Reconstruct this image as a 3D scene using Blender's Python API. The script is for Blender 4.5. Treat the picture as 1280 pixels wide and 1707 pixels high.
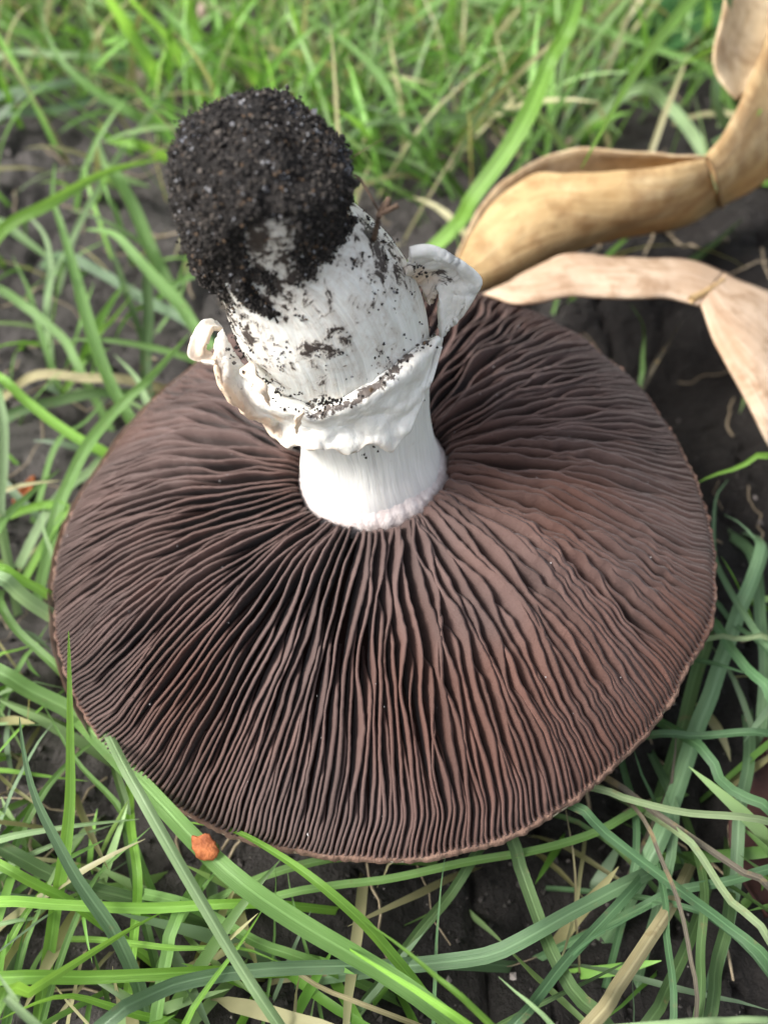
import bpy, math, random
import numpy as np
from mathutils import Vector, Matrix, noise as mnoise

random.seed(7); np.random.seed(7)
scene = bpy.context.scene
for o in list(bpy.data.objects): bpy.data.objects.remove(o)

# ------------------------------------------------------------------ camera
FPX = 1365.0                       # focal length in photo pixels (photo 1280 x 1707)
PITCH = math.radians(55.0)
CR = np.array([1.0, 0.0, 0.0])
CF = np.array([0.0, math.cos(PITCH), -math.sin(PITCH)])
CU = np.array([0.0, math.sin(PITCH), math.cos(PITCH)])
CAPC = np.array([0.0, 0.0, 0.0185])            # centre of the cap's rim circle
CAPD = 0.153
CAM = CAPC - CAPD * ((625 - 640) / FPX * CR + (853.5 - 857) / FPX * CU + CF)
cam = bpy.data.cameras.new('camera')
cam.sensor_fit = 'VERTICAL'; cam.sensor_height = 24.0
cam.lens = 24.0 / 2 / (853.5 / FPX)
cam.clip_start = 0.005; cam.clip_end = 800.0
cam.dof.use_dof = True; cam.dof.focus_distance = 0.117; cam.dof.aperture_fstop = 9.5
camo = bpy.data.objects.new('camera', cam); scene.collection.objects.link(camo)
camo.location = CAM; camo.rotation_euler = (math.pi / 2 - PITCH, 0, 0)
scene.camera = camo

# ------------------------------------------------------------------ sky, sun, exposure
SUN_EL, SUN_AZ = math.radians(44), math.radians(-96)     # azimuth clockwise from +y; light comes from the left, a little from the front
world = bpy.data.worlds.new('World'); scene.world = world; world.use_nodes = True
wn = world.node_tree; wn.nodes.clear()
sky = wn.nodes.new('ShaderNodeTexSky'); sky.sky_type = 'NISHITA'; sky.sun_disc = False
sky.sun_elevation = SUN_EL; sky.sun_rotation = SUN_AZ; sky.air_density = 1.0; sky.dust_density = 4.0; sky.ozone_density = 1.0
hs = wn.nodes.new('ShaderNodeHueSaturation'); hs.inputs['Saturation'].default_value = 0.35
bg = wn.nodes.new('ShaderNodeBackground'); bg.inputs['Strength'].default_value = 0.085
wo = wn.nodes.new('ShaderNodeOutputWorld')
wn.links.new(sky.outputs[0], hs.inputs['Color']); wn.links.new(hs.outputs[0], bg.inputs['Color']); wn.links.new(bg.outputs[0], wo.inputs['Surface'])
sl = bpy.data.lights.new('sun', 'SUN'); sl.energy = 1.5; sl.angle = math.radians(24); sl.color = (1.0, 0.965, 0.91)
so = bpy.data.objects.new('sun', sl); scene.collection.objects.link(so)
sdir = Vector((math.sin(SUN_AZ) * math.cos(SUN_EL), math.cos(SUN_AZ) * math.cos(SUN_EL), math.sin(SUN_EL)))
so.rotation_euler = sdir.to_track_quat('Z', 'Y').to_euler()
so.location = sdir * 2
vs = scene.view_settings; vs.view_transform = 'Standard'; vs.look = 'None'; vs.exposure = 1.8; vs.gamma = 1.0; vs.use_curve_mapping = False
scene.render.resolution_x = 767; scene.render.resolution_y = 1024

# ------------------------------------------------------------------ helpers
def ray(px, py):
    return (px - 640) / FPX * CR + (853.5 - py) / FPX * CU + CF      # depth 1 along the view axis
def W(px, py, z):
    d = ray(px, py); return CAM + d * ((z - CAM[2]) / d[2])
def Dp(px, py, depth):
    return CAM + ray(px, py) * depth
def proj(P):
    q = np.asarray(P) - CAM; d = q @ CF
    return 640 + FPX * (q @ CR) / d, 853.5 - FPX * (q @ CU) / d, d
def nz(x, y=0.0, z=0.0):
    return mnoise.noise(Vector((x, y, z)))
def fbm(x, y, z=0.0, o=4):
    return mnoise.fractal(Vector((x, y, z)), 1.0, 2.0, o)
def unit(v):
    v = np.asarray(v, float); return v / (np.linalg.norm(v) + 1e-12)
def sstep(a, b, x):
    t = np.clip((x - a) / (b - a), 0, 1); return t * t * (3 - 2 * t)
def catmull(P, n):
    P = np.asarray(P, float); m = len(P)
    if m == 2:
        t = np.linspace(0, 1, n)[:, None]; return P[0] * (1 - t) + P[1] * t
    Q = np.vstack([2 * P[0] - P[1], P, 2 * P[-1] - P[-2]])
    seg = np.linalg.norm(np.diff(P, axis=0), axis=1) + 1e-9
    cum = np.r_[0, np.cumsum(seg)]; out = []
    for s in np.linspace(0, cum[-1], n):
        i = min(np.searchsorted(cum, s, side='right') - 1, m - 2); t = (s - cum[i]) / seg[i]
        a, b, c, d = Q[i], Q[i + 1], Q[i + 2], Q[i + 3]
        out.append(.5 * (2 * b + (c - a) * t + (2 * a - 5 * b + 4 * c - d) * t * t + (3 * b - a - 3 * c + d) * t ** 3))
    return np.array(out)
def mesh_obj(name, V, F, mat, parent=None, smooth=True, col=None, colname='tint'):
    me = bpy.data.meshes.new(name)
    me.from_pydata([tuple(map(float, v)) for v in V], [], [tuple(map(int, f)) for f in F])
    if smooth: me.polygons.foreach_set('use_smooth', [True] * len(me.polygons))
    if col is not None:
        at = me.color_attributes.new(colname, 'FLOAT_COLOR', 'POINT')
        c = np.ones((len(V), 4)); c[:, :3] = np.asarray(col).reshape(len(V), -1)
        at.data.foreach_set('color', c.ravel())
    me.materials.append(mat); me.update()
    o = bpy.data.objects.new(name, me); scene.collection.objects.link(o)
    if parent is not None:
        o.parent = parent; o.matrix_parent_inverse = parent_inv(parent)
    return o
def parent_inv(p):
    m = Matrix.LocRotScale(p.location, p.rotation_euler, p.scale)
    if p.parent: m = p.parent.matrix_parent_inverse @ m if False else m
    return m.inverted()
def empty(name, loc):
    o = bpy.data.objects.new(name, None); scene.collection.objects.link(o)
    o.location = tuple(map(float, loc)); o.empty_display_size = 0.01; return o
def tag(o, label=None, cat=None, group=None, kind=None):
    if label: o['label'] = label
    if cat: o['category'] = cat
    if group: o['group'] = group
    if kind: o['kind'] = kind
    return o
def gridfaces(nu, nv, close_v=False, off=0):
    F = []
    for i in range(nu - 1):
        for j in range(nv if close_v else nv - 1):
            k = (j + 1) % nv
            F.append((off + i * nv + j, off + i * nv + k, off + (i + 1) * nv + k, off + (i + 1) * nv + j))
    return F
def solidify(o, t, offset=0.0, sub=0):
    m = o.modifiers.new('thickness', 'SOLIDIFY'); m.thickness = t; m.offset = offset
    if sub:
        s = o.modifiers.new('smooth', 'SUBSURF'); s.levels = sub; s.render_levels = sub

# ------------------------------------------------------------------ materials
class NT:
    def __init__(s, name):
        s.m = bpy.data.materials.new(name); s.m.use_nodes = True; s.t = s.m.node_tree; s.t.nodes.clear()
        s.out = s.n('ShaderNodeOutputMaterial'); s.p = s.n('ShaderNodeBsdfPrincipled'); s.l(s.p.outputs[0], s.out.inputs['Surface'])
    def n(s, t, **kw):
        x = s.t.nodes.new(t)
        for k, v in kw.items(): setattr(x, k, v)
        return x
    def l(s, a, b): s.t.links.new(a, b)
    def coord(s, scale=(1, 1, 1), src='Object'):
        tc = s.n('ShaderNodeTexCoord'); mp = s.n('ShaderNodeMapping'); mp.inputs['Scale'].default_value = scale
        s.l(tc.outputs[src], mp.inputs['Vector']); return mp.outputs[0]
    def noise(s, scale, detail=4, rough=.55, vec=None, dist=0.0):
        x = s.n('ShaderNodeTexNoise'); x.inputs['Scale'].default_value = scale; x.inputs['Detail'].default_value = detail
        x.inputs['Roughness'].default_value = rough; x.inputs['Distortion'].default_value = dist
        if vec is not None: s.l(vec, x.inputs['Vector'])
        return x.outputs['Fac']
    def voro(s, scale, vec=None, feat='F1'):
        x = s.n('ShaderNodeTexVoronoi'); x.inputs['Scale'].default_value = scale; x.feature = feat
        if vec is not None: s.l(vec, x.inputs['Vector'])
        return x.outputs['Distance']
    def ramp(s, fac, stops):
        r = s.n('ShaderNodeValToRGB'); e = r.color_ramp.elements
        while len(e) < len(stops): e.new(.5)
        for q, (p, c) in zip(e, stops):
            q.position = p; q.color = (*c, 1) if not isinstance(c, (int, float)) else (c, c, c, 1)
        s.l(fac, r.inputs[0]); return r.outputs[0]
    def mix(s, a, b, fac, mode='MIX'):
        x = s.n('ShaderNodeMix'); x.data_type = 'RGBA'; x.blend_type = mode
        for v, i in ((fac, 0), (a, 6), (b, 7)):
            if isinstance(v, (int, float)): x.inputs[i].default_value = v
            elif isinstance(v, tuple): x.inputs[i].default_value = (*v, 1)
            else: s.l(v, x.inputs[i])
        return x.outputs[2]
    def math(s, op, a, b=0.0):
        x = s.n('ShaderNodeMath', operation=op)
        for v, i in ((a, 0), (b, 1)):
            if isinstance(v, (int, float)): x.inputs[i].default_value = v
            else: s.l(v, x.inputs[i])
        return x.outputs[0]
    def attr(s, name):
        a = s.n('ShaderNodeAttribute'); a.attribute_name = name; return a.outputs['Color']
    def set(s, color=None, rough=None, spec=None, **kw):
        if color is not None:
            if isinstance(color, tuple): s.p.inputs['Base Color'].default_value = (*color, 1)
            else: s.l(color, s.p.inputs['Base Color'])
        if rough is not None:
            if isinstance(rough, (int, float)): s.p.inputs['Roughness'].default_value = rough
            else: s.l(rough, s.p.inputs['Roughness'])
        if spec is not None: s.p.inputs['Specular IOR Level'].default_value = spec
        for k, v in kw.items(): s.p.inputs[k].default_value = v
    def bump(s, h, dist=.001, strength=1.0):
        b = s.n('ShaderNodeBump'); b.inputs['Distance'].default_value = dist; b.inputs['Strength'].default_value = strength
        s.l(h, b.inputs['Height']); s.l(b.outputs[0], s.p.inputs['Normal']); return b
    def translucent(s, color, fac):
        tr = s.n('ShaderNodeBsdfTranslucent'); mx = s.n('ShaderNodeMixShader'); mx.inputs[0].default_value = fac
        if isinstance(color, tuple): tr.inputs['Color'].default_value = (*color, 1)
        else: s.l(color, tr.inputs['Color'])
        s.l(s.p.outputs[0], mx.inputs[1]); s.l(tr.outputs[0], mx.inputs[2]); s.l(mx.outputs[0], s.out.inputs['Surface'])

def mat_soil():
    s = NT('soil'); v = s.coord()
    a = s.noise(35, 8, .65, v); b = s.noise(700, 6, .7, v); c = s.noise(9, 3, .5, v)
    sxy = s.n('ShaderNodeSeparateXYZ'); s.l(v, sxy.inputs[0])
    shade_mask = s.math('ADD', s.math('MULTIPLY', s.math('SUBTRACT', sxy.outputs[0], s.math('MULTIPLY', sxy.outputs[1], .35)), 6.0), s.math('MULTIPLY', c, .8))     # shade painted into the soil colour, darker towards right and front
    dry = s.ramp(s.math('SUBTRACT', 1.0, shade_mask), [(.35, 0.0), (.80, 1.0)])  # weight of the paler, lit side of that painted shade
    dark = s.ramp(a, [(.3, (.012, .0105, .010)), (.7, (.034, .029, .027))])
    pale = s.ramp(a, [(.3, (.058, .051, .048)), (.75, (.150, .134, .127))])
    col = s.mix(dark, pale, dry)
    col = s.mix(col, (.20, .18, .175), s.ramp(b, [(.66, 0.0), (.74, .55)]))
    s.set(col, s.ramp(b, [(.3, .95), (.7, .6)]), .35)
    s.bump(s.math('ADD', b, s.math('MULTIPLY', s.noise(200, 5, .6, v), 1.5)), .0026, 1.0)
    return s.m
def mat_crumb():
    s = NT('soil_crumb'); v = s.coord(); col = s.attr('tint')
    b = s.noise(2500, 3, .6, v)
    s.set(s.mix(col, (.5, .5, .5), s.ramp(b, [(.4, 0.0), (1.0, .25)]), 'MULTIPLY'), .8, .3)
    s.bump(b, .0003, .7); return s.m
def mat_gill():
    s = NT('gill_flesh'); v = s.coord()
    oi = s.n('ShaderNodeObjectInfo'); rnd = oi.outputs['Random']
    a = s.noise(55, 4, .6, v); b = s.noise(1500, 3, .6, v)
    col = s.ramp(a, [(.3, (.066, .040, .035)), (.7, (.124, .081, .073))])
    col = s.mix(col, (.082, .036, .025), s.ramp(s.noise(28, 2, .5, v), [(.42, 0.0), (.62, .85)]))
    col = s.mix(col, s.ramp(rnd, [(0, .72), (1, 1.15)]), 1.0, 'MULTIPLY')
    col = s.mix(col, (.30, .24, .22), s.ramp(b, [(.70, 0.0), (.80, .35)]))
    s.set(col, .72, .28)
    s.p.inputs['Sheen Weight'].default_value = .12; s.p.inputs['Sheen Roughness'].default_value = .5
    s.bump(b, .00025, .5); return s.m
def mat_bed():
    s = NT('gill_bed_flesh'); s.set((.045, .024, .020), .9, .1); return s.m
def mat_margin():
    s = NT('cap_margin_flesh'); v = s.coord()
    a = s.noise(120, 4, .6, v); b = s.noise(1400, 3, .7, v)
    s.set(s.mix(s.ramp(a, [(.3, (.10, .055, .042)), (.7, (.22, .14, .105))]), (.34, .26, .2), s.ramp(b, [(.6, 0.0), (.75, .5)])), .85, .2)
    s.bump(b, .0006, .8); return s.m
def mat_skin():
    s = NT('cap_skin'); v = s.coord()
    a = s.noise(150, 6, .65, v); b = s.noise(45, 3, .5, v)
    col = s.ramp(a, [(.3, (.42, .30, .20)), (.6, (.70, .62, .50)), (.8, (.78, .73, .64))])
    s.set(s.mix(col, (.30, .18, .10), s.ramp(b, [(.5, 0.0), (.75, .5)])), .7, .3)
    s.bump(a, .0008, .6); return s.m
def mat_stem():
    s = NT('stem_flesh'); v = s.coord()
    uv = s.coord((90, 5, 1), 'UV')
    fib = s.noise(1.0, 5, .6, uv, .3)
    base = s.ramp(fib, [(.3, (.66, .66, .615)), (.65, (.80, .80, .76))])
    base = s.mix(base, (.55, .52, .46), s.ramp(s.noise(70, 4, .6, v), [(.55, 0.0), (.8, .45)]))
    d = s.n('ShaderNodeSeparateColor'); s.l(s.attr('tint'), d.inputs[0])
    n1 = s.noise(420, 5, .7, v, .4); n2 = s.noise(110, 3, .6, v)
    sp = s.math('ADD', s.math('ADD', s.math('MULTIPLY', n1, .8), s.math('MULTIPLY', n2, .35)), s.math('MULTIPLY', d.outputs[0], .40))
    base = s.mix(base, (.46, .38, .31), s.ramp(sp, [(.70, 0.0), (.86, .55)]))
    base = s.mix(base, (.055, .042, .036), s.ramp(sp, [(.83, 0.0), (.87, 1.0)]))
    base = s.mix(base, (.64, .60, .58), s.math('MULTIPLY', d.outputs[1], .8))
    s.set(base, s.ramp(fib, [(.3, .55), (.7, .4)]), .35)
    s.p.inputs['Subsurface Weight'].default_value = .25; s.p.inputs['Subsurface Radius'].default_value = (.9, .7, .5); s.p.inputs['Subsurface Scale'].default_value = .0022
    s.bump(s.math('ADD', fib, s.math('MULTIPLY', s.ramp(sp, [(.8, 0.0), (.9, 1.0)]), .8)), .0005, .55); return s.m
def mat_ring():
    s = NT('ring_flesh'); v = s.coord()
    a = s.noise(160, 5, .6, v); b = s.noise(420, 5, .7, v, .5)
    d = s.n('ShaderNodeSeparateColor'); s.l(s.attr('tint'), d.inputs[0])
    base = s.ramp(a, [(.3, (.66, .63, .57)), (.6, (.82, .81, .77))])
    tan = s.math('ADD', d.outputs[0], s.math('MULTIPLY', s.math('SUBTRACT', a, .5), 1.6))
    base = s.mix(base, (.60, .44, .31), s.ramp(tan, [(.35, 0.0), (.95, .9)]))
    dirt = s.math('ADD', b, s.math('MULTIPLY', d.outputs[1], .34))
    base = s.mix(base, (.07, .052, .044), s.ramp(dirt, [(.76, 0.0), (.82, .95)]))
    s.set(base, .6, .3)
    s.p.inputs['Subsurface Weight'].default_value = .2; s.p.inputs['Subsurface Radius'].default_value = (.9, .7, .5); s.p.inputs['Subsurface Scale'].default_value = .0015
    s.bump(s.math('ADD', a, s.math('MULTIPLY', b, .5)), .0007, .7); return s.m
def mat_grass(name, c0, c1, tr, trf=.38, rough=.42, spots=0.0):
    s = NT(name); v = s.coord(); uv = s.coord((1, 1, 1), 'UV')
    st = s.noise(1.0, 3, .6, s.coord((26, 1.2, 1), 'UV'))
    big = s.noise(60, 3, .55, v)
    oi = s.n('ShaderNodeObjectInfo')
    f = s.math('ADD', s.math('MULTIPLY', st, .55), s.math('MULTIPLY', big, .45))
    col = s.ramp(f, [(.36, c0), (.64, c1)])
    col = s.mix(col, s.ramp(oi.outputs['Random'], [(0, .75), (1, 1.2)]), 1.0, 'MULTIPLY')
    sx = s.n('ShaderNodeSeparateXYZ'); s.l(uv, sx.inputs[0])
    rib = s.ramp(s.math('ABSOLUTE', s.math('SUBTRACT', sx.outputs[0], .5)), [(.03, 1.0), (.09, 0.0)])
    col = s.mix(col, tuple(min(1, c * 1.5 + .03) for c in c1), s.math('MULTIPLY', rib, .35))
    sp = s.ramp(s.noise(330, 4, .7, v), [(.66 - spots * .12, 0.0), (.74 - spots * .1, .25 + .6 * spots)])
    col = s.mix(col, (.20, .15, .07), sp)
    s.set(col, s.ramp(st, [(.3, rough + .12), (.7, rough - .08)]), .45)
    s.bump(s.math('SUBTRACT', s.noise(1.0, 2, .5, s.coord((40, .6, 1), 'UV')), s.math('MULTIPLY', rib, .5)), .0003, .5)
    s.translucent(s.mix(col, tr, .6), trf); return s.m
def mat_turf():
    s = NT('turf_grass'); col = s.attr('tint'); s.set(col, .45, .4)
    s.translucent(s.mix(col, (1.3, 1.3, .8), 1.0, 'MULTIPLY'), .38); return s.m
def mat_pod(name, c0, c1, c2, trf=.25):
    s = NT(name); v = s.coord()
    a = s.noise(38, 5, .6, v); b = s.noise(160, 5, .65, v, .3); f = s.noise(1.0, 4, .6, s.coord((14, 3, 1), 'UV'), .6)
    col = s.ramp(s.math('ADD', s.math('MULTIPLY', a, .6), s.math('MULTIPLY', f, .4)), [(.36, c0), (.52, c1), (.66, c2)])
    col = s.mix(col, (.24, .12, .045), s.ramp(s.math('ADD', s.math('MULTIPLY', b, .6), s.math('MULTIPLY', a, .4)), [(.47, 0.0), (.60, .6)]))
    sx = s.n('ShaderNodeSeparateXYZ'); s.l(s.coord((1, 1, 1), 'UV'), sx.inputs[0])
    s.set(col, .7, .2); s.bump(s.math('ADD', b, f), .0008, .6)
    s.translucent(s.mix(col, (.75, .42, .16), .5), trf); return s.m
def mat_plain(name, c0, c1, scale=200, rough=.7, spec=.3, bump=.0005):
    s = NT(name); v = s.coord(); a = s.noise(scale, 5, .65, v)
    s.set(s.ramp(a, [(.32, c0), (.68, c1)]), rough, spec); s.bump(a, bump, .8); return s.m

M = dict(soil=mat_soil(), crumb=mat_crumb(), gill=mat_gill(), bed=mat_bed(), margin=mat_margin(), skin=mat_skin(), stem=mat_stem(), ring=mat_ring(), turf=mat_turf(),
    bright=mat_grass('grass_bright', (.14, .31, .035), (.25, .48, .08), (.45, .78, .10)),
    green=mat_grass('grass_green', (.12, .25, .055), (.22, .39, .12), (.34, .60, .13), spots=.25),
    blue=mat_grass('grass_bluish', (.080, .16, .075), (.165, .27, .135), (.20, .36, .14), .25, .34, .2),
    cool=mat_grass('grass_green_shaded', (.055, .13, .055), (.12, .23, .10), (.18, .34, .11), .28, .42, .45),  # darker copy of the green for shaded-side blades, shade put into the colour
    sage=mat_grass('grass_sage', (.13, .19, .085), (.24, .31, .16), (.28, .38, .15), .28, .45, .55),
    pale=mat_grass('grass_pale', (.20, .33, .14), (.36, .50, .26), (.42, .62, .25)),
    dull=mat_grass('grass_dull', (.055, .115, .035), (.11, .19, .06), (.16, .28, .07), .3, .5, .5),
    straw=mat_grass('grass_straw', (.26, .22, .11), (.44, .39, .22), (.45, .36, .15), .25, .55, .5),
    rot=mat_grass('grass_rotting', (.045, .04, .03), (.13, .11, .075), (.10, .08, .04), .15, .6, .9),
    pod=mat_pod('pod_orange_tan', (.44, .29, .13), (.57, .41, .21), (.66, .53, .32)),
    podpale=mat_pod('pod_pale_tan', (.46, .31, .20), (.62, .47, .34), (.70, .58, .44), .2),
    podcream=mat_pod('pod_cream', (.58, .43, .24), (.72, .58, .37), (.80, .69, .50), .3),
    broad=mat_plain('broad_leaf_green', (.02, .07, .018), (.045, .13, .035), 60, .5),
    redleaf=mat_plain('rotten_red_leaf', (.020, .008, .007), (.06, .020, .016), 90, .6),
    orange=mat_plain('orange_brown_scale', (.22, .06, .018), (.48, .16, .055), 700, .65, .3, .0006),
    pebble=mat_plain('pebble_stone', (.40, .29, .23), (.60, .47, .40), 120, .8),
    root=mat_plain('root_fibre', (.05, .032, .022), (.20, .13, .09), 900, .8),
    fibre=mat_plain('dead_grass_fibre', (.22, .17, .11), (.42, .34, .24), 300, .7))

# ------------------------------------------------------------------ ground
CN = unit(-.111 * CR + .564 * CU - .818 * CF)          # cap normal (cap lies tilted a little to the left)
EX = unit(CR - (CR @ CN) * CN); EY = np.cross(CN, EX)
PITS = [(W(1060, 600, 0), .022, .013), (W(1180, 620, 0), .020, .009), (W(1230, 420, 0), .012, -.007), (W(700, 1500, 0), .03, .003), (W(900, 1480, 0), .03, .004), (W(1160, 360, 0), .010, .006)]
def gz(x, y):
    r = math.hypot(x, y)
    k = 1.0 if r < .6 else max(0.0, 1 - (r - .6))
    z = .0055 * fbm(x * 18 + 3.1, y * 18 - 1.7, .4, 3) + .0030 * fbm(x * 70, y * 70, 2.2, 4) + .0012 * fbm(x * 260, y * 260, 4.2, 3)
    c = abs(nz(x * 55 + 9, y * 55, 5.1)); z -= .003 * max(0, 1 - c / .07)
    z *= k
    z = z * (1 - .7 * math.exp(-(r / .035) ** 2)) - .0035 * math.exp(-(r / .04) ** 2) - .003
    for p, s, d in PITS:
        z -= d * math.exp(-((x - p[0]) ** 2 + (y - p[1]) ** 2) / s ** 2)
    return z
def axis_lines(lo, hi, step, far):
    core = list(np.arange(lo, hi + 1e-9, step)); a = []; s = step; v = hi
    while v < far: s *= 1.35; v += s; a.append(v)
    b = []; s = step; v = lo
    while v > -far: s *= 1.35; v -= s; b.append(v)
    return np.array(b[::-1] + core + a)
gx = axis_lines(-.20, .20, .0014, 300); gy = axis_lines(-.10, .36, .0014, 300)
V = [(x, y, gz(x, y)) for x in gx for y in gy]
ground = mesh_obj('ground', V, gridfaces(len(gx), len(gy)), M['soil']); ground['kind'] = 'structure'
def G(x, y): return gz(float(x), float(y))

# ------------------------------------------------------------------ mushroom
mush = empty('mushroom', (0, 0, 0))
tag(mush, 'upturned mushroom with brown gills, white stem and soil-caked bulb, lying on the grass', 'mushroom')
rim_px = [(88, 950), (92, 1040), (112, 1130), (150, 1205), (225, 1295), (300, 1345), (400, 1388), (520, 1415), (640, 1424), (740, 1415), (830, 1396), (920, 1350), (1000, 1288), (1060, 1235), (1110, 1165), (1150, 1100), (1183, 1030), (1190, 955),
          (1178, 860), (1150, 775), (1110, 700), (1060, 635), (1010, 590), (950, 548), (880, 512), (800, 488), (600, 480), (440, 520), (330, 600), (270, 652), (180, 760), (110, 870)]
ra = []
for p in rim_px:
    d = ray(*p); t = ((CAPC - CAM) @ CN) / (d @ CN); q = CAM + d * t - CAPC
    ra.append((math.atan2(q @ EY, q @ EX), math.hypot(q @ EX, q @ EY)))
ra.sort(); ra = np.array(ra)
TH = np.r_[ra[:, 0] - 2 * math.pi, ra[:, 0], ra[:, 0] + 2 * math.pi]; RR = np.tile(ra[:, 1], 3)
RR = np.clip(RR, .054, .065)
thg = np.linspace(-math.pi, math.pi, 721); rg = np.interp(thg, TH, RR)
kern = np.exp(-np.linspace(-2, 2, 31) ** 2); kern /= kern.sum()
rg = np.convolve(np.r_[rg[-16:-1], rg, rg[1:16]], kern, 'valid')
def Rim(t):
    t = (t + math.pi) % (2 * math.pi) - math.pi
    return float(np.interp(t, thg, rg)) + .0005 * nz(math.cos(t) * 9, math.sin(t) * 9, 3.3) + .00018 * nz(math.cos(t) * 45, math.sin(t) * 45, 1.3)
RS = .0122
_b = Dp(618, 770, .1418) - CAPC
OFFC = EX * (_b @ EX) + EY * (_b @ EY)          # the stem stands a little off the rim's centre
_hr = np.array([0, .06, .14, .25, .4, .55, .7, .82, .92, .97, 1.0])
_hz = np.array([.0150, .0154, .0157, .0156, .0146, .0124, .0093, .0062, .0030, .0013, .0]) 
_dd = np.array([.0052, .0055, .0058, .0060, .0058, .0052, .0044, .0034, .0022, .0015, .0010])
_fine = np.linspace(0, 1, 201)
def _sm(y):
    v = np.interp(_fine, _hr, y); k = np.ones(15) / 15
    return np.convolve(np.r_[np.full(7, v[0]), v, v[-1] - (v[-8:-1][::-1] - v[-1])], k, 'valid')
_HZ, _DD = _sm(_hz), _sm(_dd)
def Hf(r): return np.interp(r, _fine, _HZ)
def Df(r): return np.interp(r, _fine, _DD)
def L2W(r, th, z):
    return CAPC + EX * (r * math.cos(th)) + EY * (r * math.sin(th)) + CN * z
def dome_mod(th, rho):      # slow swells of the gill surface
    return (.0011 * nz(math.cos(th) * 1.6 + 5, math.sin(th) * 1.6, rho * 2.2)) * math.sin(math.pi * min(1, max(0, rho)))

# gill bed, margin and skin
NT_ = 240
ths = np.linspace(-math.pi, math.pi, NT_, endpoint=False)
rhos = [-.25, -.1] + list(np.linspace(0, .985, 22))
V = []
for rho in rhos:
    for t in ths:
        r = RS + rho * (Rim(t) - RS); q = max(0, rho)
        V.append(L2W(r, t, float(Hf(q) - Df(q)) + dome_mod(t, q) - .0003) + OFFC * (1 - q))
mesh_obj('gill_bed', V, gridfaces(len(rhos), NT_, True), M['bed'], mush)
prof = [(-.0010, -.0018), (-.0002, -.0011), (.0003, -.0010), (.0006, -.0013), (.0007, -.0024)]
V = []
NM = 720
thm = np.linspace(-math.pi, math.pi, NM, endpoint=False)
for dr, z in prof:
    for t in thm:
        wob = .00035 * nz(math.cos(t) * 60, math.sin(t) * 60, dr * 900) + .0002 * nz(math.cos(t) * 160, math.sin(t) * 160, 1)
        V.append(L2W(Rim(t) + dr + wob, t, z + wob))
mesh_obj('cap_margin', V, gridfaces(len(prof), NM, True), M['margin'], mush)
V = []; prof = [(1.0, .0005, -.0019), (1.0, .0005, -.0030), (.98, .0006, -.0054), (.94, 0, -.0088), (.86, 0, -.0122), (.72, 0, -.0152), (.5, 0, -.0175), (.25, 0, -.0187), (.02, 0, -.0190)]
for f, dr, z in prof:
    for t in ths:
        V.append(L2W(Rim(t) * f + dr + (.0009 * float(sstep(-.45, -.8, math.cos(t))) if f > .97 else 0), t, z + (.0007 * float(sstep(-.45, -.8, math.cos(t))) if f == 1.0 else 0) + .0005 * nz(math.cos(t) * 5 * f, math.sin(t) * 5 * f, 8)))
F = gridfaces(len(prof), NT_, True); F.append(tuple(range((len(prof) - 1) * NT_, len(prof) * NT_)))
mesh_obj('cap', V, F, M['skin'], mush)

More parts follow.
